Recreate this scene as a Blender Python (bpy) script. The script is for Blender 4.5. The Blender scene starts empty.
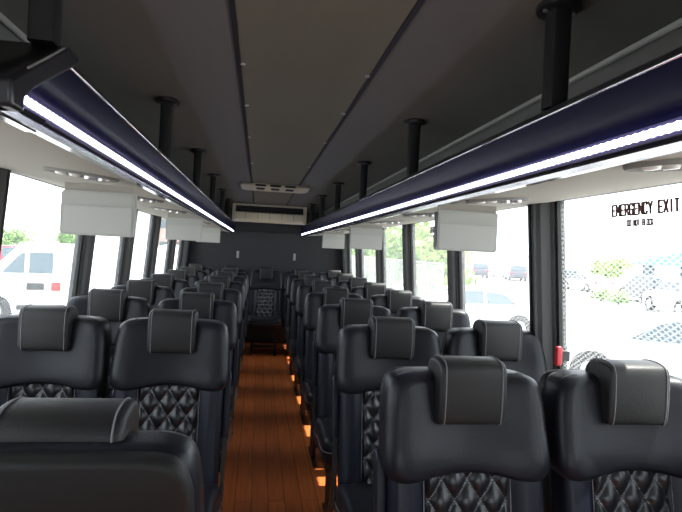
import bpy, math, random
from mathutils import Vector, Matrix
random.seed(7)
PI = math.pi
C = bpy.context.scene.collection
S = bpy.context.scene

# ------------------------------------------------------------------ helpers
class MB:
    def __init__(s): s.v = []; s.f = []; s.mi = []; s.cur = 0
    def add(s, vs, fs):
        b = len(s.v); s.v += [tuple(v) for v in vs]
        for f in fs: s.f.append([b + i for i in f]); s.mi.append(s.cur)
        return s
    def box(s, x0, x1, y0, y1, z0, z1):
        return s.add([(x0,y0,z0),(x1,y0,z0),(x1,y1,z0),(x0,y1,z0),(x0,y0,z1),(x1,y0,z1),(x1,y1,z1),(x0,y1,z1)],
                     [(0,3,2,1),(4,5,6,7),(0,1,5,4),(1,2,6,5),(2,3,7,6),(3,0,4,7)])
    def prism(s, pts, a0, a1, ax='y'):
        """closed 2D outline extruded along an axis; pts are the two other axes in order"""
        def m(p, a):
            if ax == 'y': return (p[0], a, p[1])
            if ax == 'x': return (a, p[0], p[1])
            return (p[0], p[1], a)
        n = len(pts)
        return s.add([m(p, a0) for p in pts] + [m(p, a1) for p in pts],
                     [tuple(range(n))[::-1], tuple(range(n, 2*n))] + [(i, (i+1) % n, n+(i+1) % n, n+i) for i in range(n)])
    def tube(s, path, r, n=8, closed=False):
        path = [Vector(p) for p in path]; m = len(path); vs = []; prev = None
        for i, p in enumerate(path):
            if closed: t = path[(i+1) % m] - path[i-1]
            else: t = path[min(i+1, m-1)] - path[max(i-1, 0)]
            t.normalize()
            if prev is None:
                a = Vector((0,0,1)) if abs(t.z) < .9 else Vector((1,0,0))
                u = t.cross(a).normalized()
            else: u = (prev - t*prev.dot(t)).normalized()
            w = t.cross(u); prev = u
            rr = r[i] if isinstance(r, (list, tuple)) else r
            vs += [p + (u*math.cos(2*PI*k/n) + w*math.sin(2*PI*k/n))*rr for k in range(n)]
        fs = [(i*n+k, i*n+(k+1) % n, ((i+1) % m)*n+(k+1) % n, ((i+1) % m)*n+k) for i in range(m if closed else m-1) for k in range(n)]
        if not closed: fs += [tuple(range(n))[::-1], tuple((m-1)*n+k for k in range(n))]
        return s.add(vs, fs)
    def lathe(s, prof, n=24, o=(0,0,0), ax='z', sx=1, sy=1):
        vs = []
        for r, h in prof:
            for k in range(n):
                a = 2*PI*k/n; c, d = r*math.cos(a)*sx, r*math.sin(a)*sy
                p = (c, d, h) if ax == 'z' else ((h, c, d) if ax == 'x' else (c, h, d))
                vs.append((p[0]+o[0], p[1]+o[1], p[2]+o[2]))
        m = len(prof)
        fs = [(i*n+k, i*n+(k+1) % n, (i+1)*n+(k+1) % n, (i+1)*n+k) for i in range(m-1) for k in range(n)]
        fs += [tuple(range(n))[::-1], tuple((m-1)*n+k for k in range(n))]
        return s.add(vs, fs)
    def pillow(s, outl, d0, d1, r, mp, rings=5, inner=5, rk=4):
        """soft slab: closed outline (a,b); d0(a,b) far face, d1(a,b) near face along the third axis, edge radius r; mp(a,b,d)->xyz"""
        n = len(outl); ca = sum(p[0] for p in outl)/n; cb = sum(p[1] for p in outl)/n
        ext = sum(math.hypot(p[0]-ca, p[1]-cb) for p in outl)/n
        R = []
        ks = r/ext
        for t in [i/inner for i in range(1, inner+1)]: R.append(((1-ks)*t if t > 0 else .01, 0.0))
        for i in range(1, rk+1):
            a = PI/2*i/rk; R.append((1-ks+ks*math.sin(a), 1-math.cos(a)))
        vs = []
        def ring(sc, e, near):
            for p in outl:
                a = ca+(p[0]-ca)*sc; b = cb+(p[1]-cb)*sc
                lo, hi = d0(a, b), d1(a, b); rr = min(r, abs(hi-lo)/2)*(1 if hi > lo else -1)
                vs.append(mp(a, b, (hi-rr*e) if near else (lo+rr*e)))
        for sc, e in R: ring(sc, e, False)
        for sc, e in reversed(R): ring(sc, e, True)
        m = len(R)*2
        fs = [(i*n+k, i*n+(k+1) % n, (i+1)*n+(k+1) % n, (i+1)*n+k) for i in range(m-1) for k in range(n)]
        vs.append(mp(ca, cb, d0(ca, cb))); vs.append(mp(ca, cb, d1(ca, cb)))
        fs += [(m*n, (k+1) % n, k) for k in range(n)] + [(m*n+1, (m-1)*n+k, (m-1)*n+(k+1) % n) for k in range(n)]
        return s.add(vs, fs)
    def build(s, name, mat, parent=None, smooth=False, loc=None, auto=None):
        me = bpy.data.meshes.new(name); me.from_pydata(s.v, [], s.f)
        mats = mat if isinstance(mat, (list, tuple)) else [mat]
        for m in mats: me.materials.append(m)
        if len(mats) > 1:
            for p, i in zip(me.polygons, s.mi): p.material_index = i
        import bmesh
        b = bmesh.new(); b.from_mesh(me); bmesh.ops.recalc_face_normals(b, faces=b.faces); b.to_mesh(me); b.free()
        if smooth or auto:
            me.polygons.foreach_set('use_smooth', [True]*len(me.polygons))
            if auto: me.set_sharp_from_angle(angle=math.radians(auto))
        me.update()
        o = bpy.data.objects.new(name, me); C.objects.link(o)
        if parent: o.parent = parent
        if loc: o.location = loc
        return o

def spline(pts, per=5, closed=True):
    n = len(pts); out = []
    for i in range(n if closed else n-1):
        p0, p1, p2, p3 = (pts[(i-1) % n], pts[i], pts[(i+1) % n], pts[(i+2) % n]) if closed else (pts[max(i-1,0)], pts[i], pts[i+1], pts[min(i+2,n-1)])
        for k in range(per):
            t = k/per
            out.append(tuple(.5*((2*b)+(-a+c)*t+(2*a-5*b+4*c-d)*t*t+(-a+3*b-3*c+d)*t**3) for a, b, c, d in zip(p0, p1, p2, p3)))
    if not closed: out.append(tuple(pts[-1]))
    return out
def rrect(x0, x1, y0, y1, r, k=4):
    o = []
    for cx, cy, a0 in ((x1-r, y1-r, 0), (x0+r, y1-r, 90), (x0+r, y0+r, 180), (x1-r, y0+r, 270)):
        for i in range(k+1):
            a = math.radians(a0+90*i/k); o.append((cx+r*math.cos(a), cy+r*math.sin(a)))
    return o
def mirror(h):   # right half, top centre to bottom centre
    return h + [(-x, z) for x, z in h[::-1] if abs(x) > 1e-6]
def empty(name, loc=(0,0,0), rz=0):
    o = bpy.data.objects.new(name, None); C.objects.link(o); o.location = loc; o.rotation_euler = (0,0,rz); o.empty_display_size = .1
    return o
def tag(o, label=None, cat=None, group=None, kind=None):
    if label: o['label'] = label
    if cat: o['category'] = cat
    if group: o['group'] = group
    if kind: o['kind'] = kind
    return o
def thing(name, label, cat, loc=(0,0,0), rz=0, group=None): return tag(empty(name, loc, rz), label, cat, group)
def dup(o, loc=None, rz=None, label=None, parent=None):
    c = o.copy(); C.objects.link(c)
    if parent: c.parent = parent
    for ch in list(o.children): dup(ch, parent=c)
    if loc: c.location = loc
    if rz is not None: c.rotation_euler = (0,0,rz)
    if label: c['label'] = label
    return c

# ------------------------------------------------------------------ materials
def mat(name, col, rough=.5, metal=0, coat=0, emit=None, es=0, spec=.5, bump=None, var=None):
    m = bpy.data.materials.new(name); m.use_nodes = True; nt = m.node_tree; b = nt.nodes['Principled BSDF']
    b.inputs['Base Color'].default_value = (*col, 1); b.inputs['Roughness'].default_value = rough
    b.inputs['Metallic'].default_value = metal; b.inputs['Coat Weight'].default_value = coat
    b.inputs['Specular IOR Level'].default_value = spec
    if emit: b.inputs['Emission Color'].default_value = (*emit, 1); b.inputs['Emission Strength'].default_value = es
    if bump or var:
        tc = nt.nodes.new('ShaderNodeTexCoord'); n = nt.nodes.new('ShaderNodeTexNoise')
        n.inputs['Scale'].default_value = (bump or var)[0]; n.inputs['Detail'].default_value = 3
        nt.links.new(tc.outputs['Object'], n.inputs['Vector'])
        if bump:
            bp = nt.nodes.new('ShaderNodeBump'); bp.inputs['Strength'].default_value = bump[1]; bp.inputs['Distance'].default_value = .002
            nt.links.new(n.outputs['Fac'], bp.inputs['Height']); nt.links.new(bp.outputs['Normal'], b.inputs['Normal'])
        if var:
            n2 = nt.nodes.new('ShaderNodeTexNoise'); n2.inputs['Scale'].default_value = var[0]; nt.links.new(tc.outputs['Object'], n2.inputs['Vector'])
            mx = nt.nodes.new('ShaderNodeMix'); mx.data_type = 'RGBA'
            mx.inputs[6].default_value = (*[c*(1-var[1]) for c in col], 1); mx.inputs[7].default_value = (*[min(1, c*(1+var[1])) for c in col], 1)
            nt.links.new(n2.outputs['Fac'], mx.inputs[0]); nt.links.new(mx.outputs[2], b.inputs['Base Color'])
    return m
M = {}
M['leather'] = mat('black leather', (.012,.0125,.017), .38, coat=.03, spec=.26, bump=(260,.25))
M['leather_side'] = mat('black leather side', (.010,.012,.021), .40, spec=.28, bump=(260,.25))
M['head'] = mat('charcoal leather', (.019,.0185,.018), .48, spec=.32, bump=(260,.3))
M['thread'] = mat('grey thread', (.17,.17,.18), .7)
M['shell'] = mat('seat back vinyl', (.014,.0135,.013), .55, spec=.3, bump=(180,.3))
M['steel'] = mat('black steel', (.012,.012,.013), .45, metal=.3)
M['bright'] = mat('bare steel', (.5,.5,.52), .3, metal=1)
M['plastic'] = mat('black plastic', (.015,.015,.016), .4)
M['ceil_mid'] = mat('olive grey headliner', (.185,.178,.125), .9, bump=(500,.5), var=(3,.06))
M['ceil_side'] = mat('grey headliner', (.150,.148,.132), .9, bump=(500,.5), var=(3,.06))
M['cove'] = mat('cove grey', (.20,.20,.19), .8)
M['cove_edge'] = mat('cove edge', (.33,.33,.31), .6)
M['backwall'] = mat('grey wall carpet', (.034,.035,.037), .95, bump=(400,.6), var=(2,.08))
M['wall'] = mat('charcoal side wall', (.06,.06,.065), .85, bump=(300,.4))
M['pillar'] = mat('dark pillar trim', (.036,.035,.035), .6)
M['rubber'] = mat('rubber gasket', (.012,.012,.012), .6)
M['under'] = mat('beige rack underside', (.33,.312,.27), .75, bump=(300,.3), var=(4,.04))
M['fascia'] = mat('navy gloss fascia', (.003,.003,.022), .32, spec=.10)
M['trim'] = mat('black trim', (.012,.012,.016), .35)
M['chrome'] = mat('chrome', (.75,.75,.78), .12, metal=1)
M['chrome_dull'] = mat('dull chrome', (.42,.42,.45), .16, metal=1)
M['led'] = mat('led', (.9,.9,1), .5, emit=(.70,.72,1.0), es=11)
M['ledbar'] = mat('led channel', (.06,.05,.12), .35)
M['screen_case'] = mat('pale grey plastic', (.42,.42,.39), .5)
M['screen_face'] = mat('pale grey screen cover', (.46,.46,.43), .4)
M['ac'] = mat('cream plastic', (.66,.60,.43), .5)
M['dark'] = mat('dark slot', (.006,.006,.007), .6)
M['red'] = mat('red handle', (.5,.02,.03), .4)
M['decal'] = mat('decal maroon', (.11,.035,.03), .6)
M['decal_bg'] = mat('decal backing', (.75,.62,.56), .6)
M['lens'] = mat('clear lens', (.8,.8,.78), .15)

def quilt_mat():
    m = bpy.data.materials.new('quilted black leather'); m.use_nodes = True; nt = m.node_tree; b = nt.nodes['Principled BSDF']
    b.inputs['Roughness'].default_value = .36; b.inputs['Coat Weight'].default_value = .15
    tc = nt.nodes.new('ShaderNodeTexCoord'); sp = nt.nodes.new('ShaderNodeSeparateXYZ'); nt.links.new(tc.outputs['Object'], sp.inputs[0])
    def math_(op, a, b_=None):
        n = nt.nodes.new('ShaderNodeMath'); n.operation = op
        for i, v in enumerate((a, b_)):
            if v is None: continue
            if isinstance(v, (int, float)): n.inputs[i].default_value = v
            else: nt.links.new(v, n.inputs[i])
        return n.outputs[0]
    u = math_('MULTIPLY', sp.outputs[0], 1/.07); v = math_('MULTIPLY', sp.outputs[2], 1/.10)
    def line(w):
        d = math_('ABSOLUTE', math_('SUBTRACT', math_('FRACT', w), .5)); return math_('GREATER_THAN', d, .478)
    la = line(math_('ADD', u, v)); lb = line(math_('SUBTRACT', u, v)); l = math_('MAXIMUM', la, lb)
    dash = math_('GREATER_THAN', math_('FRACT', math_('MULTIPLY', sp.outputs[2], 160)), .35); l = math_('MULTIPLY', l, dash)
    mx = nt.nodes.new('ShaderNodeMix'); mx.data_type = 'RGBA'; mx.inputs[6].default_value = (.010,.011,.014,1); mx.inputs[7].default_value = (.16,.16,.17,1)
    nt.links.new(l, mx.inputs[0]); nt.links.new(mx.outputs[2], b.inputs['Base Color'])
    return m
M['quilt'] = quilt_mat()

def wood_mat():
    m = bpy.data.materials.new('wood plank floor'); m.use_nodes = True; nt = m.node_tree; b = nt.nodes['Principled BSDF']
    b.inputs['Roughness'].default_value = .4; b.inputs['Specular IOR Level'].default_value = .25
    tc = nt.nodes.new('ShaderNodeTexCoord'); mp = nt.nodes.new('ShaderNodeMapping'); mp.inputs['Rotation'].default_value = (0,0,PI/2)
    nt.links.new(tc.outputs['Object'], mp.inputs[0])
    br = nt.nodes.new('ShaderNodeTexBrick'); br.inputs['Scale'].default_value = 1; br.inputs['Brick Width'].default_value = 1.2; br.inputs['Row Height'].default_value = .09
    br.inputs['Mortar Size'].default_value = .0025; br.inputs['Color1'].default_value = (.60,.165,.042,1); br.inputs['Color2'].default_value = (.48,.125,.032,1); br.inputs['Mortar'].default_value = (.16,.045,.014,1)
    nt.links.new(mp.outputs[0], br.inputs['Vector'])
    m2 = nt.nodes.new('ShaderNodeMapping'); m2.inputs['Scale'].default_value = (60,3,1); nt.links.new(tc.outputs['Object'], m2.inputs[0])
    n = nt.nodes.new('ShaderNodeTexNoise'); n.inputs['Scale'].default_value = 1; n.inputs['Detail'].default_value = 4; nt.links.new(m2.outputs[0], n.inputs['Vector'])
    mx = nt.nodes.new('ShaderNodeMix'); mx.data_type = 'RGBA'; mx.blend_type = 'MULTIPLY'; mx.inputs[0].default_value = .6
    rp = nt.nodes.new('ShaderNodeValToRGB'); rp.color_ramp.elements[0].position = .3; rp.color_ramp.elements[0].color = (.45,.4,.38,1); rp.color_ramp.elements[1].position = .7; rp.color_ramp.elements[1].color = (1,1,1,1)
    nt.links.new(n.outputs['Fac'], rp.inputs[0]); nt.links.new(br.outputs['Color'], mx.inputs[6]); nt.links.new(rp.outputs[0], mx.inputs[7]); nt.links.new(mx.outputs[2], b.inputs['Base Color'])
    return m
M['wood'] = wood_mat()

def glass_mat():
    """thin window glass with a faint pale diamond-dot film on it"""
    m = bpy.data.materials.new('filmed window glass'); m.use_nodes = True; nt = m.node_tree; nt.nodes.clear()
    out = nt.nodes.new('ShaderNodeOutputMaterial'); tr = nt.nodes.new('ShaderNodeBsdfTransparent'); tr.inputs[0].default_value = (.97,.98,.98,1)
    gl = nt.nodes.new('ShaderNodeBsdfGlossy'); gl.inputs['Roughness'].default_value = .02
    tl = nt.nodes.new('ShaderNodeBsdfTranslucent'); tl.inputs[0].default_value = (.9,.93,.95,1)
    lw = nt.nodes.new('ShaderNodeLayerWeight'); lw.inputs[0].default_value = .5
    tc = nt.nodes.new('ShaderNodeTexCoord'); sp = nt.nodes.new('ShaderNodeSeparateXYZ'); nt.links.new(tc.outputs['Object'], sp.inputs[0])
    def mt(op, a, b_=None):
        n = nt.nodes.new('ShaderNodeMath'); n.operation = op
        for i, v in enumerate((a, b_)):
            if v is None: continue
            if isinstance(v, (int, float)): n.inputs[i].default_value = v
            else: nt.links.new(v, n.inputs[i])
        return n.outputs[0]
    u = mt('MULTIPLY', sp.outputs[1], 1/.034); v = mt('MULTIPLY', sp.outputs[2], 1/.020)
    def line(w): return mt('GREATER_THAN', mt('ABSOLUTE', mt('SUBTRACT', mt('FRACT', w), .5)), .36)
    l = mt('MAXIMUM', line(mt('ADD', u, v)), line(mt('SUBTRACT', u, v)))
    fac = mt('ADD', mt('MULTIPLY', l, .08), .008)
    a = nt.nodes.new('ShaderNodeMixShader'); nt.links.new(fac, a.inputs[0]); nt.links.new(tr.outputs[0], a.inputs[1]); nt.links.new(tl.outputs[0], a.inputs[2])
    b = nt.nodes.new('ShaderNodeMixShader'); nt.links.new(mt('ADD', mt('MULTIPLY', mt('POWER', lw.outputs['Facing'], 6.0), .35), .01), b.inputs[0]); nt.links.new(a.outputs[0], b.inputs[1]); nt.links.new(gl.outputs[0], b.inputs[2])
    nt.links.new(b.outputs[0], out.inputs[0])
    return m
M['glass'] = glass_mat()
# outside
M['asphalt'] = mat('sunlit concrete lot', (.42,.42,.41), .9, var=(.3,.08))
M['lane'] = mat('white lot paint', (.8,.8,.78), .8)
M['white_paint'] = mat('white car paint', (.80,.80,.80), .25, coat=.6)
M['dark_paint'] = mat('dark blue car paint', (.03,.035,.07), .25, coat=.6)
M['silver_paint'] = mat('silver car paint', (.42,.43,.45), .3, metal=.5, coat=.6)
M['red_paint'] = mat('red car paint', (.45,.03,.04), .25, coat=.6)
M['car_glass'] = mat('car glass', (.05,.08,.10), .08, coat=.5)
M['tyre'] = mat('tyre', (.02,.02,.02), .8)
M['rim'] = mat('alloy', (.5,.5,.5), .35, metal=.8)
M['tail'] = mat('tail lamp', (.5,.02,.02), .3)
M['head_lamp'] = mat('head lamp', (.7,.7,.7), .1)
M['amber'] = mat('amber lamp', (.8,.25,.02), .3)
M['bark'] = mat('bark', (.12,.085,.055), .9)
M['leaf'] = mat('green leaf', (.16,.30,.06), .7, var=(1.5,.35))
M['leaf2'] = mat('pale green leaf', (.28,.40,.10), .7, var=(1.5,.3))
M['grass'] = mat('grass', (.22,.33,.09), .95, var=(2,.3))
M['brick_b'] = mat('pinkish wall', (.45,.33,.28), .9, var=(2,.08))
M['cream_b'] = mat('pale wall', (.62,.62,.60), .9)
M['blue_roof'] = mat('blue roof', (.14,.30,.52), .6)
M['fence'] = mat('galvanised', (.45,.46,.46), .5, metal=.5)

# ------------------------------------------------------------------ dimensions
H = 1.38; CAMX = -.115
Y0, Y1 = -2.2, 8.0
SILL, WTOP, CEIL = .86, 1.658, 1.92
def wx(z): return 1.185 if z < SILL else 1.185 - (z-SILL)*.075
PIL = {'L': [(-.35,.10), (1.20,.08), (2.28,.09), (3.50,.07), (4.55,.07), (5.62,.07), (6.80,.07), (7.80,.10)],
       'R': [(-.35,.10), (1.02,.08), (2.255,.10), (3.42,.08), (4.54,.08), (5.64,.08), (6.87,.08), (7.80,.10)]}

# ------------------------------------------------------------------ setting
def struct(o): o['kind'] = 'structure'; return o
f = MB(); f.box(-1.2, 1.2, Y0, Y1+.05, -.06, 0); struct(f.build('floor', M['wood']))
for sgn, nm in ((-1, 'left'), (1, 'right')):
    w = MB()
    def slab(y0, y1, z0, z1, t=.05, inn=0.0):
        xs = [wx(z0)-inn, wx(z0)+t, wx(z1)+t, wx(z1)-inn]; zs = [z0, z0, z1, z1]
        w.prism([(sgn*x, z) for x, z in zip(xs, zs)], y0, y1, 'y')
    slab(Y0, Y1, -.06, SILL)
    slab(Y0, Y1, WTOP, CEIL+.06)
    slab(Y0, PIL['L'][0][0], SILL, WTOP); slab(7.9, Y1, SILL, WTOP)
    wall = struct(w.build('wall_'+nm, M['wall']))
    # sill ledge
    w = MB(); w.box(min(sgn*1.10, sgn*1.19), max(sgn*1.10, sgn*1.19), Y0, 7.95, SILL-.03, SILL+.005); w.build('window_ledge', M['pillar'], wall)
    for i, (yc, wd) in enumerate(PIL[nm[0].upper()]):
        if i == 0: continue
        w = MB(); cs = []
        # ribbed pillar section in (depth, y)
        def sec(z):
            x = wx(z); d = .075 if wd > .09 else .052; h = wd/2
            pr = [(.05,-h), (-.005,-h), (-.012,-h+.012), (-d+.02,-h+.014), (-d,-h+.03), (-d,-.008), (-d+.012,-.004), (-d+.012,.004), (-d,.008), (-d,h-.03), (-d+.02,h-.014), (-.012,h-.012), (-.005,h), (.05,h)]
            return [(sgn*(x+a), yc+b, z) for a, b in pr]
        a, b = sec(SILL), sec(WTOP+.02); n = len(a)
        w.add(a+b, [tuple(range(n)), tuple(range(n, 2*n))] + [(k, (k+1) % n, n+(k+1) % n, n+k) for k in range(n)])
        w.build('window_pillar', M['pillar'], wall)
        if nm == 'right' and i == 2:
            for dy in (-.016, .016):
                w = MB(); a = [(sgn*(wx(SILL)+q), yc+dy+p, SILL) for q, p in ((-.083,-.008), (-.083,.008), (-.07,.008), (-.07,-.008))]
                b = [(sgn*(wx(WTOP)+q), yc+dy+p, WTOP) for q, p in ((-.083,-.008), (-.083,.008), (-.07,.008), (-.07,-.008))]
                w.add(a+b, [(0,1,2,3), (4,5,6,7)] + [(k, (k+1) % 4, 4+(k+1) % 4, 4+k) for k in range(4)]); w.build('pillar_rib', M['rubber'], wall)
nw = 0
pane = {}
for sgn, nm in ((-1, 'L'), (1, 'R')):
    for i in range(len(PIL[nm])-1):
        nw += 1
        y0 = PIL[nm][i][0]+PIL[nm][i][1]/2; y1 = PIL[nm][i+1][0]-PIL[nm][i+1][1]/2
        def quad(off, m, inset, th):
            a = []
            for z in (SILL+inset, WTOP-inset):
                for q in (off, off+th): a += [(sgn*(wx(z)+q), y0+inset, z), (sgn*(wx(z)+q), y1-inset, z)]
            m.add(a, [(0,1,3,2), (4,6,7,5), (0,4,5,1), (2,3,7,6), (0,2,6,4), (1,5,7,3)])
        g = MB(); quad(.02, g, .0, .004); go = struct(g.build('window_%d' % nw, M['glass'])); pane[(nm, i)] = go
        fr = MB(); b = .018
        for (ya, yb, za, zb) in ((y0, y0+b, SILL, WTOP), (y1-b, y1, SILL, WTOP), (y0, y1, SILL, SILL+b), (y0, y1, WTOP-b, WTOP)):
            v = []
            for z in (za, zb):
                for q in (.005, .035): v += [(sgn*(wx(z)+q), ya, z), (sgn*(wx(z)+q), yb, z)]
            fr.add(v, [(0,1,3,2), (4,6,7,5), (0,4,5,1), (2,3,7,6), (0,2,6,4), (1,5,7,3)])
        fr.build('window_frame', M['rubber'], go)
# back wall and front bulkhead with the windscreen opening
w = MB(); w.box(-1.2, 1.2, Y1, Y1+.06, 0, CEIL+.06); bw = struct(w.build('wall_back', M['backwall']))
w = MB(); w.box(-1.2, 1.2, Y1-.02, Y1, 1.585, 1.615); w.build('wall_seam', M['dark'], bw)
w = MB(); w.box(-1.2, 1.2, Y0-.06, Y0, -.06, .55); w.box(-1.2, 1.2, Y0-.06, Y0, 1.6, CEIL+.06); w.box(-1.2,-1.1, Y0-.06, Y0, .55, 1.6); w.box(1.1,1.2, Y0-.06, Y0, .55, 1.6)
struct(w.build('wall_front', M['wall']))
# ceiling: centre panel, two side panels, coves
c = MB(); c.box(-.2, .2, Y0, Y1+.05, CEIL, CEIL+.05); c.cur = 1
c.box(-.765, -.2, Y0, Y1+.05, CEIL, CEIL+.05); c.box(.2, .765, Y0, Y1+.05, CEIL, CEIL+.05)
ce = struct(c.build('ceiling', [M['ceil_mid'], M['ceil_side']]))
for sgn in (-1, 1):
    c = MB(); c.prism([(sgn*.765, CEIL+.03), (sgn*.765, CEIL), (sgn*.80, CEIL-.012), (sgn*1.15, 1.76), (sgn*1.19, 1.76), (sgn*1.19, CEIL+.05)], Y0, Y1, 'y'); c.build('cove_panel', M['cove'], ce)
    c = MB(); c.tube([(sgn*.772, Y0, CEIL-.003), (sgn*.772, Y1, CEIL-.003)], .010, 8); c.build('cove_bead', M['cove_edge'], ce)
for k, x in enumerate((-.2, .2)):
    c = MB(); c.box(x-.0065, x+.0065, Y0, 7.0, CEIL-.004, CEIL+.002); t = struct(c.build('trim_%d' % (k+1), M['dark']))
    for y in (1.66, 2.14, 2.75, 3.6):
        c = MB(); c.lathe([(.002, -.006), (.008, -.004), (.009, 0)], 10, (x+.012*(1 if k == 0 else -1), y, CEIL)); c.build('seam_clip', M['bright'], t, smooth=True)

# ------------------------------------------------------------------ seats
TILT = .2
def pl(z): return (z-1.0)*TILT
def make_seat():
    s = thing('coach_seat', 'x', 'seat')
    # upper bolster
    half = [(0,1.072), (.10,1.071), (.168,1.066), (.203,1.048), (.217,1.00), (.222,.93), (.225,.865), (.222,.828), (.200,.802), (.150,.798), (.08,.810), (0,.816)]
    ou = spline(mirror(half), 4)
    b = MB(); b.pillow(ou, lambda x, z: pl(z)+.055, lambda x, z: pl(z)-.066+.022*max(0, math.cos(min(1, abs(x)/.17)*PI/2)) - .008*math.exp(-((z-.86)/.06)**2), .036, lambda x, z, d: (x, d, z), inner=6, rk=6)
    bk = b.build('head_bolster', M['leather'], s, smooth=True)
    # stitched piping down both sides of the bolster
    rt = [p for p in spline(half, 6, False) if p[0] > .14]
    for sg in (-1, 1):
        b = MB(); b.tube([(sg*(x-.004), pl(z)-.030, z+ (0)) for x, z in [(p[0]*1.0, p[1]) for p in rt]], .0022, 6); b.build('bolster_seam', M['thread'], bk, smooth=True)
    # headrest pad wrapping over the top
    prof = spline([(-.122,.958), (-.125,1.0), (-.124,1.05), (-.120,1.090), (-.103,1.108), (-.06,1.113), (-.015,1.104), (.006,1.07), (-.015,1.02), (-.05,.958), (-.085,.948), (-.112,.948)], 4)
    b = MB(); b.pillow(prof, lambda y, z: -.090, lambda y, z: .090, .012, lambda y, z, d: (d, y+.035, z), inner=4, rk=4)
    hr = b.build('headrest', M['head'], s, smooth=True)
    for sg in (-1, 1):
        b = MB(); cy = sum(p[0] for p in prof)/len(prof); cz = sum(p[1] for p in prof)/len(prof)
        b.tube([(sg*.076, cy+(y-cy)*1.012+.035, cz+(z-cz)*1.012) for y, z in prof], .0016, 6, closed=True); b.build('headrest_seam', M['thread'], hr, smooth=True)
    # lower back with side wings
    ou = rrect(-.207, .207, .40, .90, .05, 5)
    ou2 = []
    for i in range(len(ou)):
        a, c = ou[i], ou[(i+1) % len(ou)]
        nn = max(1, int(math.hypot(a[0]-c[0], a[1]-c[1])/.06)); ou2 += [(a[0]+(c[0]-a[0])*k/nn, a[1]+(c[1]-a[1])*k/nn) for k in range(nn)]
    def wing(x, z):
        t = max(0, min(1, (abs(x)-.112)/.035)); t = t*t*(3-2*t); return pl(z)-.022-.032*t
    b = MB(); b.pillow(ou2, lambda x, z: pl(z)+.045, wing, .028, lambda x, z, d: (x, d, z), inner=9, rk=4)
    b.build('backrest', M['leather_side'], s, smooth=True)
    for sg in (-1, 1):
        b = MB(); b.tube([(sg*.118, pl(z)-.030, z) for z in [.47+.04*k for k in range(10)]], .0018, 6); b.build('wing_seam', M['thread'], s, smooth=True)
    # quilted centre panel
    b = MB(); nx, nz = 38, 76; vs = []
    for j in range(nz+1):
        for i in range(nx+1):
            x = -.116+.232*i/nx; z = .46+.40*j/nz
            aa = abs(math.sin(PI*(x/.07+z/.10)))*abs(math.sin(PI*(x/.07-z/.10)))
            ed = min(1, (.116-abs(x))/.012)
            vs.append((x, pl(z)-.022-.020*ed*(aa**.42), z))
    b.add(vs, [(j*(nx+1)+i, j*(nx+1)+i+1, (j+1)*(nx+1)+i+1, (j+1)*(nx+1)+i) for j in range(nz) for i in range(nx)])
    b.build('quilted_panel', M['quilt'], s, smooth=True)
    # back shell
    ou = spline(mirror([(0,1.064), (.12,1.064), (.180,1.058), (.206,1.025), (.214,.95), (.212,.7), (.19,.45), (.10,.41), (0,.41)]), 4)
    b = MB(); b.pillow(ou, lambda x, z: pl(z)+.082, lambda x, z: pl(z)+.03, .020, lambda x, z, d: (x, d, z), inner=3, rk=3)
    b.build('back_shell', M['shell'], s, smooth=True)
    # cushion
    ou = spline([(0,-.53), (.15,-.528), (.205,-.50), (.217,-.43), (.217,-.30), (.21,-.16), (0,-.15), (-.21,-.16), (-.217,-.30), (-.217,-.43), (-.205,-.50), (-.15,-.528)], 4)
    b = MB(); b.pillow(ou, lambda x, y: .335, lambda x, y: .455+.02*(abs(x)/.21)**2+.012*math.sin((y+.6)*5), .04, lambda x, y, d: (x, y, d), inner=5, rk=5)
    cu = b.build('seat_cushion', M['leather'], s, smooth=True)
    b = MB(); b.tube([(x*1.003, y*1.0, .405) for x, y in ou], .002, 6, closed=True); b.build('cushion_seam', M['thread'], cu, smooth=True)
    # frame and legs
    b = MB(); b.box(-.19, .19, -.48, -.16, .295, .345); b.tube([(-.215,-.14,.36), (.215,-.14,.36)], .014); b.build('seat_frame', M['steel'], s)
    for sg in (-1, 1):
        b = MB(); b.prism([(-.46,.30), (-.26,.30), (-.29,.02), (-.20,.02), (-.20,0), (-.52,0), (-.52,.02), (-.43,.02)], sg*.15-.012, sg*.15+.012, 'x'); b.build('leg', M['steel'], s)
    b = MB(); b.box(-.165,.165,-.40,-.38,.08,.12); b.build('stretcher', M['steel'], s)
    return s
def armrest(parent, sg):
    # armrest folded up alongside the backrest
    ar = MB(); ou = rrect(-.022, .022, .60, .86, .018, 4)
    ar.pillow(ou, lambda y, z: sg*.222-.014, lambda y, z: sg*.222+.014, .010, lambda y, z, d: (d, y+pl(z)+.02, z), inner=2, rk=3)
    a = ar.build('armrest', M['leather_side'], parent, smooth=True)
    ar = MB(); ar.prism([(pl(.6)-.005,.62), (pl(.6)+.035,.62), (-.10,.36), (-.15,.36)], sg*.222-.007, sg*.222+.007, 'x'); ar.build('armrest_bracket', M['steel'], a)
proto = make_seat()
protoL = dup(proto); protoR = dup(proto)        # with the aisle armrest on one side
armrest(protoL, 1); armrest(protoR, -1)
XS = {'LW': -.905, 'LA': -.437, 'RA': .450, 'RW': .922}
names = ['first', 'second', 'third', 'fourth', 'fifth', 'sixth', 'seventh', 'eighth']
used = {}
def seat(src, loc, label, rz=0):
    k = id(src)
    if k not in used: o = src; used[k] = 1; o.location = loc; o.rotation_euler = (0,0,rz)
    else: o = dup(src, loc, rz)
    o['label'] = label; o['group'] = 'black leather coach seats'; return o
PITCH = .85
for r in range(7):
    y = 1.43+PITCH*r
    seat(protoR, (XS['RA'], y, 0), 'black quilted leather seat on the right of the aisle, %s row from the front' % names[r])
    seat(proto, (XS['RW'], y, 0), 'black quilted leather seat against the right windows, %s row from the front' % names[r])
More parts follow.
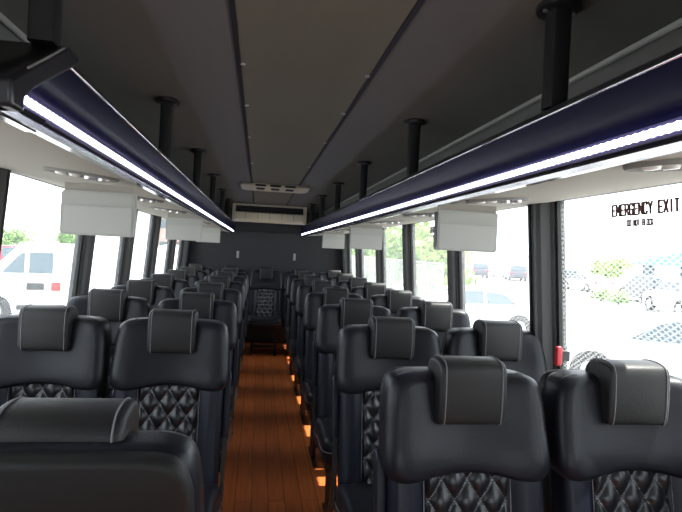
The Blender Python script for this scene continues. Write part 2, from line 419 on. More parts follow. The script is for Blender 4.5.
for r in range(6):
    y = 2.30+PITCH*r
    seat(protoL, (XS['LA'], y, 0), 'black quilted leather seat on the left of the aisle, %s row facing us' % names[r])
    seat(proto, (XS['LW'], y, 0), 'black quilted leather seat against the left windows, %s row facing us' % names[r])
rear = ['at the far left end', 'left of the middle seat', 'at the end of the aisle', 'right of the middle seat', 'at the far right end']
for x, t in zip((-.928, -.464, 0, .464, .928), rear):
    seat(proto, (x, 7.56, 0), 'black leather seat of the rear bench row, ' + t)
near = seat(protoR, (XS['LA']+.028, .920, 0), 'black leather seat turned away, plain back showing, nearest on the left', PI)
for ch in near.children:
    if ch.name.startswith('headrest'): ch.scale = (1.12,1,1)

# ------------------------------------------------------------------ overhead racks
def sweep(pts, y0, y1, mat_, nm, par, auto=40, shear=False):
    b = MB(); b.prism(pts, y0, y1, 'y')
    if shear: b.v = [(x, y+max(0, z-1.585)*1.75 if y < y0+1e-6 else y, z) for x, y, z in b.v]
    return b.build(nm, mat_, par, auto=auto)
RY1 = 7.86
for sgn, side in ((-1, 'left'), (1, 'right')):
    ys = .835 if sgn < 0 else -1.6
    rk = thing('luggage_rack', 'long navy overhead luggage rack above the %s seats, glowing light strip along it' % side, 'luggage rack', (0,0,0), 0, 'overhead luggage racks')
    def P(*a): return [(sgn*x, z) for x, z in a]
    sweep(P((.505,1.562), (.80,1.592), (1.10,1.632), (1.13,1.640), (1.13,1.652), (.80,1.606), (.505,1.578)), ys, RY1, M['under'], 'underside_panel', rk)
    sweep(P((.483,1.595), (.476,1.600), (.466,1.635), (.458,1.676), (.486,1.681), (.496,1.600)), ys, RY1, M['fascia'], 'fascia', rk, shear=sgn<0)
    sweep(P((.458,1.681), (.460,1.691), (.474,1.700), (.500,1.700), (.508,1.691), (.508,1.679), (.464,1.677)), ys, RY1, M['trim'], 'top_trim', rk, shear=sgn<0)
    b = MB(); b.tube([(sgn*.4580, ys+(.15 if sgn<0 else 0), 1.679), (sgn*.4580, RY1, 1.679)], .0028, 8); b.build('chrome_bead', M['chrome'], rk, smooth=True)
    sweep(P((.478,1.573), (.476,1.598), (.500,1.598), (.500,1.573)), ys, RY1, M['ledbar'], 'light_channel', rk)
    # light strip: scalloped row of diodes
    b = MB(); n = int((RY1-ys-.02)/.018)
    top = []; bot = []
    ystart = ys+.005 if sgn > 0 else .835
    n = int((RY1-.02-ystart)/.018)
    for i in range(n*2+1):
        y = ystart+i*.009; a = .0015 if i % 2 else -.0005
        top.append((sgn*.4735, y, 1.5905+a)); bot.append((sgn*.4755, y, 1.580-a))
    m = len(top); off = [(x-sgn*-.003, y, z) for x, y, z in top+bot]
    b.add(top+bot+off, [(i, i+1, m+i+1, m+i) for i in range(m-1)] + [(2*m+i, 2*m+i+1, 3*m+i+1, 3*m+i) for i in range(m-1)] +
          [(i, i+1, 2*m+i+1, 2*m+i) for i in range(m-1)] + [(m+i, m+i+1, 3*m+i+1, 3*m+i) for i in range(m-1)])
    tag(b.build('light_strip', M['led'], rk), 'glowing bluish white strip light')
    sweep(P((.4805,1.563), (.483,1.553), (.508,1.556), (.508,1.573), (.484,1.573)), ys, RY1, M['chrome_dull'], 'lower_trim', rk, auto=20)
    # shelf and rear upstand
    sweep(P((.508,1.60), (1.12,1.655), (1.12,1.67), (.508,1.615)), ys, RY1, M['wall'], 'shelf', rk)
    if sgn < 0:
        # streamlined black nose that closes the near end
        b = MB()
        o = [(.80,1.553), (.795,1.59), (.84,1.615), (.985,1.696), (1.01,1.708), (1.06,1.708), (1.06,1.692), (.872,1.595), (.842,1.573), (.842,1.553)]
        b.prism(o, -.452, -.50, 'x'); nose = b.build('nose_cap', M['trim'], rk, auto=30)
        md = nose.modifiers.new('soft', 'BEVEL'); md.width = .006; md.segments = 3
        b = MB(); b.prism(o, -.461, -1.12, 'x'); nf = b.build('nose_face', M['plastic'], rk, auto=30)
        md = nf.modifiers.new('soft', 'BEVEL'); md.width = .01; md.segments = 3
        b = MB(); b.tube([(-.452, .845, 1.619), (-.452, .985, 1.697)], .002, 6); b.build('nose_bead', M['cove'], nose)
        b = MB(); b.prism([(-.476,1.573), (-.492,1.552), (-.508,1.552), (-.508,1.573)], .86, .985, 'y'); b.build('reflecting_trim', M['chrome'], nose)  # slanted chrome piece shaped to mirror the bright windows; no lamp here

# posts
b0 = thing('rack_support_post', 'x', 'support post')
b = MB(); b.prism(rrect(-.021, .021, -.02, .02, .006, 3), 0, .212, 'z'); b.build('tube', M['steel'], b0, auto=40)
b = MB(); b.lathe([(.03,.204), (.046,.208), (.048,.215), (.046,.220)], 20, ax='z', sx=.95, sy=1.15); b.build('flange', M['plastic'], b0, auto=40)
for dx in (-.03, .03):
    b = MB(); b.lathe([(.001,.201), (.006,.202), (.006,.209)], 8, (dx, 0, 0)); b.build('bolt', M['bright'], b0)
first = True
for sgn, side in ((-1, 'left'), (1, 'right')):
    for k in range(7):
        y = 1.085*(k+1) - (.10 if sgn < 0 and k == 0 else 0)
        lab = 'black post from ceiling to %s rack, %s from the front' % (side, names[k])
        if first: o = b0; o.location = (sgn*.485, y, 1.700); first = False
        else: o = dup(b0, (sgn*.485, y, 1.700))
        o['label'] = lab; o['group'] = 'rack support posts'

# flip-down screens
sc = thing('flip_down_monitor', 'x', 'monitor')
b = MB(); b.prism(rrect(-.110, .110, -.160, -.020, .008, 3), -.016, .016, 'y'); cs = b.build('housing', M['screen_case'], sc, auto=40)
b = MB(); b.prism(rrect(-.103, .103, -.153, -.068, .005, 3), -.0195, -.0155, 'y'); b.build('display_cover', M['screen_face'], sc, auto=40)
b = MB(); b.prism(rrect(-.106, .106, -.064, -.026, .004, 3), -.0185, -.0155, 'y'); b.build('hinge_cover', M['screen_case'], sc, auto=40)
b = MB(); b.box(-.1118,-.1100,-.015,.015,-.152,-.028); b.build('side_edge', M['plastic'], sc)
b = MB(); b.box(-.105,.105,-.010,.010,-.024,.004); b.build('hinge', M['under'], sc)
first = True
for sgn, side in ((-1, 'left'), (1, 'right')):
    for k, y in enumerate((1.86, 3.62, 5.40)):
        x = (.605, .59, .61)[k] if sgn > 0 else (-.625, -.59, -.60)[k]
        z = 1.562+(abs(x)-.505)*.09
        loc = (x, y, z-(.022 if sgn < 0 and k == 0 else .010))
        if first: o = sc; o.location = loc; first = False
        else: o = dup(sc, loc)
        o['label'] = 'pale grey folded monitor under the %s rack, %s' % (side, ['nearest of three', 'middle of three', 'farthest of three'][k]); o['group'] = 'flip-down monitors'

# oval reading light consoles under the racks
rc = thing('reading_light_console', 'x', 'reading light')
b = MB(); b.lathe([(.02,.0), (.095,-.002), (.108,-.006), (.112,-.001), (.112,.008)], 28, sx=1, sy=.55); b.build('bezel', M['cove'], rc, auto=40)
for dx in (-.06, -.02): 
    b = MB(); b.lathe([(.002,-.010), (.014,-.009), (.017,-.004), (.017,0)], 14, (dx,0,0)); b.build('lamp', M['lens'], rc, smooth=True)
for dx in (.025, .065):
    b = MB(); b.lathe([(.004,-.004), (.008,-.014), (.015,-.012), (.018,-.003), (.018,0)], 14, (dx,0,0)); b.build('air_nozzle', M['bright'], rc, auto=40)
first = True
for sgn, side in ((-1, 'left'), (1, 'right')):
    for k in range(8):
        y = .93+.80*k
        if sgn < 0 and k == 0: continue
        if side == 'left': y += .05
        x = sgn*.66; loc = (x, y, 1.5745)
        if first: o = rc; o.location = loc; first = False
        else: o = dup(rc, loc)
        o.rotation_euler = (0, -sgn*.105, 0)
        o['label'] = 'oval reading light console under the %s rack, %s from the front' % (side, names[k-1 if sgn < 0 else k]); o['group'] = 'reading light consoles'

# air conditioner hanging in front of the back wall
ac = thing('air_conditioner', 'cream air conditioner with dark intake across the rear ceiling', 'air conditioner', (0, 7.0, 1.70))
b = MB(); b.box(-.465, -.425, 0, .34, 0, .215); b.box(.425, .465, 0, .34, 0, .215); b.box(-.425, .425, 0, .34, .195, .215); b.box(-.425,.425,.30,.34,0,.195); b.build('housing', M['ac'], ac)
b = MB(); b.prism([(-.004,.012), (-.012,.03), (-.012,.105), (.0,.115), (.30,.115), (.30,0), (.02,0)], -.425, .425, 'x'); fp = b.build('front_panel', M['ac'], ac)
for k in range(5):
    b = MB(); x = -.30+.15*k; b.box(x-.002, x+.002, -.0135, -.0115, .032, .104); b.build('panel_groove', M['dark'], fp)
b = MB(); b.box(-.425, .425, .06, .29, .115, .195); b.build('intake', M['dark'], ac)
for k in range(3):
    b = MB(); z = .135+.02*k; b.box(-.425, .425, .03, .05, z, z+.004); b.build('louvre', M['plastic'], ac)
# ceiling console
cc = thing('ceiling_console', 'cream ceiling console with three dark slots ahead of the air conditioner', 'ceiling console', (0, 4.9, CEIL))
b = MB(); b.pillow(rrect(-.30, .30, -.20, .20, .05, 4), lambda x, y: .002, lambda x, y: -.035+.01*(abs(x)/.3)**2, .02, lambda x, y, d: (x, y, d), inner=3); b.build('console_body', M['ac'], cc, smooth=True)
for x0, x1 in ((-.16,-.09), (-.035,.035), (.09,.16)):
    b = MB(); b.prism([(x0-.01,-.204), (x1+.01,-.204), (x1-.01,-.196), (x0+.01,-.196)], -.026, -.010, 'z'); b.build('slot', M['dark'], cc)
    b = MB(); b.box(x0, x1, -.13, -.02, -.0375, -.030); b.build('vent_slot', M['dark'], cc)
# hooks on back wall
hk = thing('coat_hook', 'small grey coat hook on the back wall, left of the middle seat', 'hook', (-.41, Y1, 1.26), 0, 'coat hooks')
b = MB(); b.box(-.018, .018, -.012, 0, -.05, .05); b.build('plate', M['cove_edge'], hk)
b = MB(); b.tube([(0,-.010,.02), (0,-.045,.01), (0,-.055,.035)], .006, 8); b.build('hook', M['bright'], hk, smooth=True)
dup(hk, (.40, Y1, 1.26), label='small grey coat hook on the back wall, right of the middle seat')
# emergency release handle
rh = thing('release_handle', 'red emergency release handle at the foot of the wide right pillar', 'handle', (1.10, 2.06, 1.0))
b = MB(); b.pillow(rrect(-.010, .010, -.04, .04, .008, 4), lambda y, z: .012, lambda y, z: -.012, .008, lambda y, z, d: (d, y, z), inner=2); b.build('grip', M['red'], rh, smooth=True)
b = MB(); b.box(.008, .045, -.008, .008, -.02, .02); b.build('mount', M['plastic'], rh)

# writing on the glass
GL = {'E': [[(1,1),(0,1),(0,0),(1,0)], [(0,.5),(.85,.5)]], 'M': [[(0,0),(0,1),(.5,.35),(1,1),(1,0)]], 'R': [[(0,0),(0,1),(.8,1),(1,.85),(1,.62),(.8,.5),(0,.5)], [(.5,.5),(1,0)]],
      'G': [[(1,.8),(.8,1),(.2,1),(0,.8),(0,.2),(.2,0),(.8,0),(1,.2),(1,.48),(.55,.48)]], 'N': [[(0,0),(0,1),(1,0),(1,1)]], 'C': [[(1,.8),(.8,1),(.2,1),(0,.8),(0,.2),(.2,0),(.8,0),(1,.2)]],
      'Y': [[(0,1),(.5,.5),(1,1)], [(.5,.5),(.5,0)]], 'X': [[(0,0),(1,1)], [(0,1),(1,0)]], 'I': [[(.5,0),(.5,1)]], 'T': [[(0,1),(1,1)], [(.5,1),(.5,0)]],
      'D': [[(0,0),(0,1),(.7,1),(1,.75),(1,.25),(.7,0),(0,0)]], 'O': [[(.2,0),(0,.2),(0,.8),(.2,1),(.8,1),(1,.8),(1,.2),(.8,0),(.2,0)]],
      'B': [[(0,0),(0,1),(.8,1),(.95,.85),(.95,.62),(.75,.5),(0,.5)], [(.75,.5),(1,.35),(1,.15),(.8,0),(0,0)]], 'L': [[(0,1),(0,0),(1,0)]], 'K': [[(0,0),(0,1)], [(1,1),(0,.45)], [(.3,.6),(1,0)]]}
def decal(win, ynear, yfar, ztop, big, small):
    gx = wx(ztop)+.016
    root = thing('exit_decal', 'x', 'sticker', (gx, yfar, ztop))
    L = yfar-ynear
    for i, (txt, size, dz, frac, dy) in enumerate((('EMERGENCY EXIT', big, -big, 1.0, 0), ('DO NOT BLOCK', small, -big-small*1.9, .40, .25))):
        n = len(txt); cell = L*frac/n; th = size*.17; hw = cell*.13
        for q, ch in enumerate(txt):
            if ch not in GL: continue
            b = MB()
            for st in GL.get(ch, []):
                for (xa, ya), (xb, yb) in zip(st, st[1:]):
                    # each stroke a thin bar with real width on the pane
                    A = Vector(((q+.14+.70*xa)*cell, ya*size)); B = Vector(((q+.14+.70*xb)*cell, yb*size)); dd = (B-A).normalized(); A -= dd*th*.35; B += dd*th*.35
                    nn = Vector((-dd.y*1.55, dd.x))*th*.5
                    pts = [A+nn, B+nn, B-nn, A-nn]
                    def W3(p, off): 
                        z = p.y+dz; return (off-z*.075, -L*dy-p.x, z)
                    b.add([W3(p, -.0015) for p in pts]+[W3(p, -.0005) for p in pts], [(0,1,2,3), (4,7,6,5), (0,4,5,1), (1,5,6,2), (2,6,7,3), (3,7,4,0)])
            b.build('letter', M['decal'], root)
    return root
d = decal(None, 1.508, 1.835, 1.592, .038, .020); tag(d, 'EMERGENCY EXIT lettering at the top of the large near right window', 'sticker', 'exit stickers')
d = decal(None, 3.72, 3.98, 1.590, .040, .018); tag(d, 'EMERGENCY EXIT lettering on the third right window, beyond the near monitor', 'sticker', 'exit stickers')

# ------------------------------------------------------------------ outside
GZ = -.92
g = MB(); g.box(-70, 70, -20, 110, GZ-.1, GZ); struct(g.build('ground', M['asphalt']))
def vehicle(name, label, cat, loc, rz, paint, kind='sedan', group=None):
    v = thing(name, label, cat, loc, rz, group)     # length along local x, front at +x
    if kind == 'sedan':
        L, W = 4.6, .88
        body = [(-2.28,.35), (-2.30,.62), (-2.22,.88), (-1.75,.95), (-.9,.96), (.9,.93), (1.6,.84), (2.15,.70), (2.30,.50), (2.26,.30), (1.8,.22), (-1.8,.22)]
        cab = [(-1.85,.93), (-1.15,1.32), (-.75,1.42), (.15,1.43), (.45,1.36), (1.15,.92)]
        wins = [[(-1.35,.98), (-1.0,1.27), (-.42,1.35), (-.42,.98)], [(-.34,.98), (-.34,1.35), (.12,1.35), (.38,1.28), (.85,.98)]]
        wx_, wr, top = (-1.38, 1.42), .33, .66
    elif kind == 'suv':
        L, W = 4.6, .92
        body = [(-2.28,.40), (-2.32,.8), (-2.28,1.08), (-.9,1.12), (.9,1.10), (1.7,1.02), (2.2,.90), (2.32,.6), (2.28,.36), (1.8,.28), (-1.8,.28)]
        cab = [(-2.24,1.08), (-2.08,1.62), (-1.8,1.72), (.1,1.74), (.45,1.66), (1.15,1.08)]
        wins = [[(-2.05,1.16), (-1.93,1.58), (-1.35,1.64), (-1.35,1.16)], [(-1.25,1.16), (-1.25,1.64), (-.42,1.65), (-.42,1.16)], [(-.34,1.16), (-.34,1.65), (.15,1.64), (.40,1.56), (.85,1.16)]]
        wx_, wr, top = (-1.38, 1.42), .37, .78
    else:   # van
        L, W = 5.4, .98
        body = [(-2.68,.42), (-2.72,.9), (-2.70,1.28), (1.2,1.28), (1.9,1.20), (2.55,1.05), (2.72,.7), (2.68,.40), (2.2,.32), (-2.2,.32)]
        cab = [(-2.68,1.26), (-2.62,2.0), (-2.45,2.12), (1.0,2.12), (1.25,2.02), (1.95,1.22)]
        wins = [[(.42,1.34), (.42,1.88), (.96,1.88), (.96,1.34)], [(1.06,1.34), (1.06,1.87), (1.16,1.84), (1.58,1.34)]]
        wx_, wr, top = (-1.65, 1.75), .38, .86
    def dens(pts, st=.25):
        o = []
        for i in range(len(pts)):
            a, c = pts[i], pts[(i+1) % len(pts)]; nn = max(1, int(math.dist(a, c)/st)); o += [(a[0]+(c[0]-a[0])*k/nn, a[1]+(c[1]-a[1])*k/nn) for k in range(nn)]
        return o
    b = MB(); b.pillow(dens(body), lambda x, z: -W, lambda x, z: W, .14, lambda x, z, d: (x, d, z), inner=3, rk=4); bo = b.build('body', paint, v, smooth=True)
    zb = cab[0][1]; zt = max(p[1] for p in cab)
    wz = lambda z: W-.05-(1-top)*.5*(z-zb)/(zt-zb)
    b = MB(); b.pillow(dens(cab, .2), lambda x, z: -wz(z), lambda x, z: wz(z), .06, lambda x, z, d: (x, d, z), inner=3, rk=3); b.build('cabin', paint, v, smooth=True)
    for sg in (-1, 1):
        for wpts in wins:
            b = MB(); n = len(wpts)
            b.add([(x, sg*(wz(z)+.006), z) for x, z in wpts] + [(x, sg*(wz(z)-.03), z) for x, z in wpts], [tuple(range(n)), tuple(range(n, 2*n))] + [(k, (k+1) % n, n+(k+1) % n, n+k) for k in range(n)])
            b.build('side_window', M['car_glass'], v)
        for wxx in wx_:
            b = MB(); b.lathe([(wr*.62,-.11), (wr*.9,-.12), (wr,-.09), (wr,.09), (wr*.9,.12), (wr*.62,.11)], 28, (wxx, sg*(W-.09), wr), 'y'); wh = b.build('wheel', M['tyre'], v, auto=40)
            b = MB(); b.lathe([(.05,-.125), (wr*.6,-.115), (wr*.62,-.05), (wr*.62,.05), (wr*.6,.115), (.05,.125)], 20, (wxx, sg*(W-.09), wr), 'y'); b.build('rim', M['rim'], wh, auto=40)
            b = MB(); b.lathe([(wr*1.02,-.01), (wr*1.16,-.01), (wr*1.16,.01), (wr*1.02,.01)], 28, (wxx, sg*(W+.001), wr), 'y'); b.build('wheel_arch', M['tyre'], v, auto=40)
        xf, xr = max(p[0] for p in body), min(p[0] for p in body); hz = body[6][1]*.82 if kind != 'van' else .85
        b = MB(); b.box(xf-.16, xf-.02, min(sg*(W-.40), sg*(W-.06)), max(sg*(W-.40), sg*(W-.06)), hz-.08, hz+.06); b.build('headlamp', M['head_lamp'], v)
        b = MB(); b.box(xr-.015, xr+.12, min(sg*(W-.30), sg*(W-.02)), max(sg*(W-.30), sg*(W-.02)), hz+.02, hz+.22); b.build('tail_lamp', M['tail'], v)
    # windscreen and rear glass along the cabin slopes
    for (a, c) in ((cab[-1], cab[-2]), (cab[0], cab[1])):
        b = MB(); dx = .012 if a is cab[-1] else -.012
        p = [(a[0]+(c[0]-a[0])*t, a[1]+(c[1]-a[1])*t) for t in (.15, .95)]
        q = []
        for x, z in p:
            for yy in (-1, 1): q.append((x+dx, yy*(wz(z)-.09), z+.008))
        q += [(x-dx*2.5, y, z-.02) for x, y, z in q]
        b.add(q, [(0,1,3,2), (4,6,7,5), (0,4,5,1), (2,3,7,6), (0,2,6,4), (1,5,7,3)]); b.build('windscreen' if a is cab[-1] else 'rear_glass', M['car_glass'], v)
    b = MB(); xf = max(p[0] for p in body); b.box(xf-.10, xf-.004, -.42, .42, .42, .60); b.build('grille', M['plastic'], v)
    if kind == 'sedan':
        for sg in (-1, 1):
            b = MB(); b.box(-2.12, -1.92, min(sg*(W-.03), sg*(W+.006)), max(sg*(W-.03), sg*(W+.006)), .62, .74); b.build('side_marker', M['amber'], v)
    if kind == 'van':
        for sg in (-1, 1):
            b = MB(); b.box(.60, 1.0, min(sg*(W-.01), sg*(W+.01)), max(sg*(W-.01), sg*(W+.01)), .92, 1.10); b.build('side_badge', M['plastic'], v)
            b = MB(); b.box(.1, 1.2, min(sg*(W-.04), sg*(W+.06)), max(sg*(W-.04), sg*(W+.06)), .42, .54); b.build('running_board', M['plastic'], v)
            b = MB(); b.box(.22, .44, min(sg*(W-.01), sg*(W+.012)), max(sg*(W-.01), sg*(W+.012)), .90, 1.12); b.build('side_marker', M['tail'], v)
    return v
cam = (CAMX, 0)
def gp(px, py, ground=GZ): 
    t = (ground-H)/ray(px, py).z; r = ray(px, py); return (CAMX+r.x*t, r.y*t)
# camera (solved from the vanishing point of the coach's length)
F, CX, CY = 550.0, 341.0, 256.0
def cam_matrix(vp=(259.0, 247.0), roll=.048):
    y = Vector((vp[0]-CX, -(vp[1]-CY), -F)).normalized()
    z = Vector((math.sin(roll), math.cos(roll), 0)); z = (z-y*y.dot(z)).normalized(); x = y.cross(z)
    return Matrix((x, y, z))
RM = cam_matrix()
def ray(px, py): return RM @ Vector((px-CX, -(py-CY), -F))

def polar(px, dist):
    r = ray(px, 247); a = Vector((r.x, r.y)).normalized(); return (CAMX+a.x*dist, a.y*dist), math.atan2(a.y, a.x)
(x, y), a = polar(72, 17.0); vehicle('van', 'white van with dark side windows parked beyond the first left window', 'van', (x, y, GZ), a+PI/2, M['white_paint'], 'van')
(x, y), a = polar(120, 26); vehicle('van', 'white van parked farther off, seen through the second left window', 'van', (x, y, GZ), a+PI/2+.2, M['white_paint'], 'van')
(x, y), a = polar(-8, 34); vehicle('car', 'red car parked beyond the white van on the left', 'car', (x, y, GZ), a+PI/2, M['red_paint'], 'suv')
(x, y), a = polar(140, 40); vehicle('car', 'silver car seen between the far left window pillars', 'car', (x, y, GZ), a+PI/2, M['silver_paint'], 'suv')
(x, y), a = polar(178, 48); vehicle('van', 'white van seen through the farthest left windows', 'van', (x, y, GZ), a+PI/2, M['white_paint'], 'van')
# right side
(x, y), a = polar(684, 12.0); vehicle('car', 'white car close outside the large near right window', 'car', (x, y, GZ), a+PI/2+.10, M['white_paint'], 'sedan')
(x, y), a = polar(466, 17); vehicle('car', 'white sedan parked outside the second right window', 'car', (x, y, GZ), a+PI/2+.35, M['white_paint'], 'sedan')
(x, y), a = polar(650, 40); vehicle('car', 'dark blue suv parked across the lot on the right', 'car', (x, y, GZ), a+.5, M['dark_paint'], 'suv')
(x, y), a = polar(686, 32); vehicle('car', 'white suv beside the dark blue one across the lot', 'car', (x, y, GZ), a+.5, M['white_paint'], 'suv')
(x, y), a = polar(562, 58); vehicle('car', 'small dark suv far across the lot left of the leafy tree', 'car', (x, y, GZ), a+.4, M['dark_paint'], 'suv')
(x, y), a = polar(588, 50); vehicle('car', 'white sedan far across the lot beneath the leafy tree', 'car', (x, y, GZ), a+.6, M['white_paint'], 'sedan')
for k, (px, ds, pt, lab) in enumerate(((462, 78, 'silver_paint', 'silver car in the distant row behind the second right window'), (479, 66, 'dark_paint', 'dark car in the distant row behind the second right window'),
        (500, 74, 'white_paint', 'white car in the distant row behind the second right window'), (517, 64, 'dark_paint', 'dark car in the distant row beside the wide right pillar'))):
    (x, y), a = polar(px, ds); vehicle('car', lab, 'car', (x, y, GZ), a+.15, M[pt], 'suv' if k % 2 else 'sedan')

def tree(name, label, cat, loc, h, rx, ry, crown_z, rz_, leafm, n=1600, ls=.16, group=None):
    t = thing(name, label, cat, loc, 0, group)
    b = MB(); b.tube([(0,0,0), (.05,0,h*.3), (0,.05,h*.6), (0,0,h*.8)], [.14,.11,.08,.03], 8)
    for k in range(5):
        a = k*1.3; b.tube([(0,0,h*(.35+.06*k)), (math.cos(a)*rx*.6, math.sin(a)*ry*.6, h*(.6+.05*k))], [.05,.015], 6)
    b.build('trunk', M['bark'], t, smooth=True)
    b = MB()
    lobes = [(random.uniform(-.5,.5)*rx, random.uniform(-.5,.5)*ry, random.uniform(-.45,.5)*rz_, random.uniform(.4,.65)) for _ in range(9)]
    for _ in range(n):
        lx, ly, lz, lr = random.choice(lobes)
        d = Vector((random.gauss(0,1), random.gauss(0,1), random.gauss(0,1))).normalized()*(random.random()**.4)
        p = Vector((lx+d.x*rx*lr, ly+d.y*ry*lr, crown_z+lz+d.z*rz_*lr))
        u = Vector((random.gauss(0,1), random.gauss(0,1), random.gauss(0,1))).normalized(); w = u.cross(Vector((random.gauss(0,1), random.gauss(0,1), random.gauss(0,1)))).normalized()
        s = ls*random.uniform(.6,1.3)
        b.add([p-u*s, p+w*s*.45, p+u*s, p-w*s*.45], [(0,1,2,3)])
    b.build('foliage', leafm, t)
    return t
(x, y), a = polar(608, 56); tree('tree', 'leafy green tree across the lot beyond the near right window', 'tree', (x, y, GZ), 3.2, 1.9, 1.9, 2.0, 1.1, M['leaf2'], 1800, .22)
(x, y), a = polar(6, 62); tree('tree', 'dark tree behind the white van on the left', 'tree', (x, y, GZ), 2.9, 2.6, 2.0, 1.9, 1.0, M['leaf'], 1400, .22)
(x, y), a = polar(70, 44); tree('tree', 'dark tree beside the first left pillar above the van roof', 'tree', (x, y, GZ), 2.9, 1.0, 1.0, 2.0, .9, M['leaf'], 1400, .18)
for k, (px, ds) in enumerate(((344, 46), (356, 40), (373, 34), (393, 30), (418, 26.5), (441, 23))):
    (x, y), a = polar(px, ds)
    tree('tree', 'bright green tree in the hedgerow beyond the fence, %s from the back of the coach' % names[k], 'tree', (x, y, GZ), 4.3, 1.5, 1.5, 1.9, 1.9, M['leaf2'] if k % 2 else M['leaf'], 1500, .20, 'hedgerow trees')
for k, (px, ds) in enumerate(((604, 38), (622, 36))):
    (x, y), a = polar(px, ds); t = thing('shrub', ['low green shrub beside the far white sedan', 'low green shrub behind the dark blue suv'][k], 'shrub', (x, y, GZ))
    b = MB()
    for _ in range(500):
        p = Vector((random.gauss(0,.28), random.gauss(0,.28), .1+abs(random.gauss(0,.28)))); u = Vector((random.gauss(0,1), random.gauss(0,1), random.gauss(0,1))).normalized(); w = u.orthogonal().normalized()
        b.add([p-u*.12, p+w*.06, p+u*.12, p-w*.06], [(0,1,2,3)])
    b.build('foliage', M['leaf'], t); b = MB(); b.tube([(0,0,0),(0,0,.5)], .04, 6); b.build('stem', M['bark'], t)
# grass verge below the hedgerow
g = MB(); (x0, y0), _ = polar(352, 36); (x1, y1), _ = polar(452, 17.5); (x2, y2), _ = polar(452, 26); (x3, y3), _ = polar(352, 44)
g.prism([(x0,y0), (x1,y1), (x2,y2), (x3,y3)], GZ, GZ+.25, 'z'); struct(g.build('lawn', M['grass']))
# chain-link fence before the hedgerow
(ax, ay), _ = polar(352, 33); (bx, by), _ = polar(444, 18.0)
fe = thing('chain_link_fence', 'grey chain link fence in front of the green hedgerow', 'fence', (ax, ay, GZ+.2))
ddx, ddy = bx-ax, by-ay; Ln = math.hypot(ddx, ddy)
for k in range(9):
    b = MB(); t = k/8; b.tube([(ddx*t, ddy*t, 0), (ddx*t, ddy*t, 1.9)], .035, 6); b.build('fence_post', M['fence'], fe)
b = MB(); b.tube([(0,0,1.85), (ddx,ddy,1.85)], .025, 6); b.build('top_rail', M['fence'], fe)
b = MB(); nn = int(Ln/.16)
for k in range(-12, nn):
    for s_ in (1, -1):
        a0 = max(0, k*.16); a1 = min(Ln, k*.16+1.8)
        if a1 <= a0: continue
        z0 = (a0-k*.16); z1 = (a1-k*.16)
        if s_ < 0: z0, z1 = 1.8-z0, 1.8-z1
        b.tube([(ddx*a0/Ln, ddy*a0/Ln, z0), (ddx*a1/Ln, ddy*a1/Ln, z1)], .006, 3)
b.build('wire_mesh', M['fence'], fe)
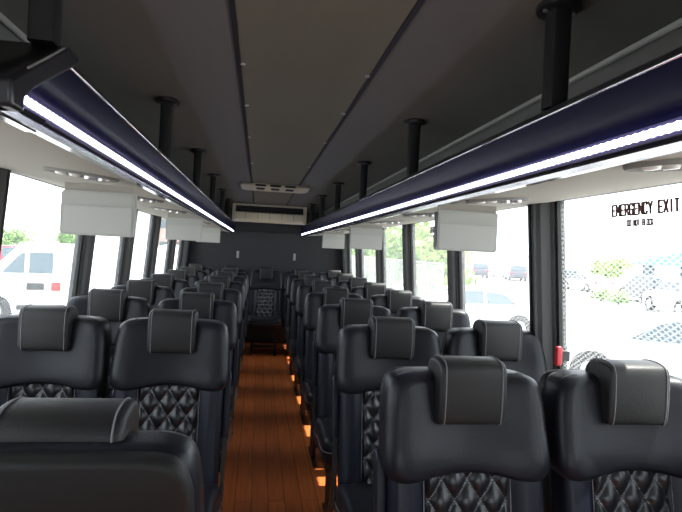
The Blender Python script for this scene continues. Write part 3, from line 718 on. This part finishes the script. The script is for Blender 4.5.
# light pole, buildings
(x, y), _ = polar(52, 45); p = thing('light_pole', 'thin grey lamp pole far behind the van on the left', 'light pole', (x, y, GZ))
b = MB(); b.tube([(0,0,0), (0,0,7.5)], [.12,.07], 8); b.build('pole', M['fence'], p)
b = MB(); b.tube([(0,0,7.4), (.5,0,7.6), (1.1,0,7.6)], .05, 6); b.build('arm', M['fence'], p)
b = MB(); b.box(.9,1.5,-.15,.15,7.52,7.66); b.build('lamp_head', M['cream_b'], p)
def building(name, label, loc, rz, w, d, h, wallm, roof=None, rh=0, nwin=4, floors=1):
    o = thing(name, label, 'building', loc, rz)
    b = MB(); b.box(-w/2, w/2, -d/2, d/2, 0, h); b.build('walls', wallm, o)
    if roof:
        b = MB(); b.prism([(-w/2-.4,h), (w/2+.4,h), (0,h+rh)], -d/2-.4, d/2+.4, 'y'); b.build('roof', roof, o)
    else:
        b = MB(); b.box(-w/2-.15, w/2+.15, -d/2-.15, d/2+.15, h, h+.3); b.build('roof', M['cream_b'], o)
    for k in range(nwin):
        for fl in range(floors):
            xx = -w/2+w*(k+.5)/nwin; zz = 1.2+fl*3
            b = MB(); b.box(xx-.5, xx+.5, -d/2-.04, -d/2+.05, zz, zz+1.2); b.build('window', M['car_glass'], o)
    return o
(x, y), a = polar(688, 66); building('building', 'low building with light blue gabled roof across the lot on the right', (x, y, GZ), a-PI/2, 9.5, 8, 2.4, M['cream_b'], M['blue_roof'], 1.6, 3)
(x, y), a = polar(100, 70); building('building', 'pale flat-roofed building far beyond the left windows', (x, y, GZ), a-PI/2, 12, 8, 5.5, M['cream_b'], None, 0, 0)
(x, y), a = polar(172, 82); building('building', 'pinkish building far beyond the rear left windows', (x, y, GZ), a-PI/2, 9, 8, 7.5, M['brick_b'], None, 0, 4, 2)
(x, y), a = polar(500, 110); building('building', 'long low pale building behind the distant row of cars', (x, y, GZ), a-PI/2, 22, 8, 3.0, M['cream_b'], None, 0, 0)

# ------------------------------------------------------------------ light
wd = bpy.data.worlds.new('World'); S.world = wd; wd.use_nodes = True; nt = wd.node_tree
bg = nt.nodes['Background']; bg.inputs['Color'].default_value = (.86,.93,1.0,1); bg.inputs['Strength'].default_value = 3.6
sl = bpy.data.lights.new('sun', 'SUN'); sl.energy = 15; sl.angle = math.radians(.6); sl.color = (1,.96,.88)
so = bpy.data.objects.new('sun', sl); C.objects.link(so)
sd = Vector((.466, .03, .885)).normalized(); so.rotation_euler = sd.to_track_quat('Z', 'Y').to_euler()

cd = bpy.data.cameras.new('camera'); co = bpy.data.objects.new('camera', cd); C.objects.link(co); S.camera = co
cd.sensor_width = 36; cd.lens = F*36/682; cd.clip_start = .02; cd.clip_end = 400
co.matrix_world = Matrix.Translation((CAMX, 0, H)) @ RM.to_4x4()
S.view_settings.view_transform = 'Standard'; S.view_settings.look = 'None'; S.view_settings.gamma = 1; S.view_settings.use_curve_mapping = False
S.view_settings.exposure = .1
S.cycles.max_bounces = 10; S.cycles.diffuse_bounces = 5; S.cycles.transparent_max_bounces = 16; S.cycles.caustics_reflective = False; S.cycles.caustics_refractive = False
S.cycles.sample_clamp_indirect = 6
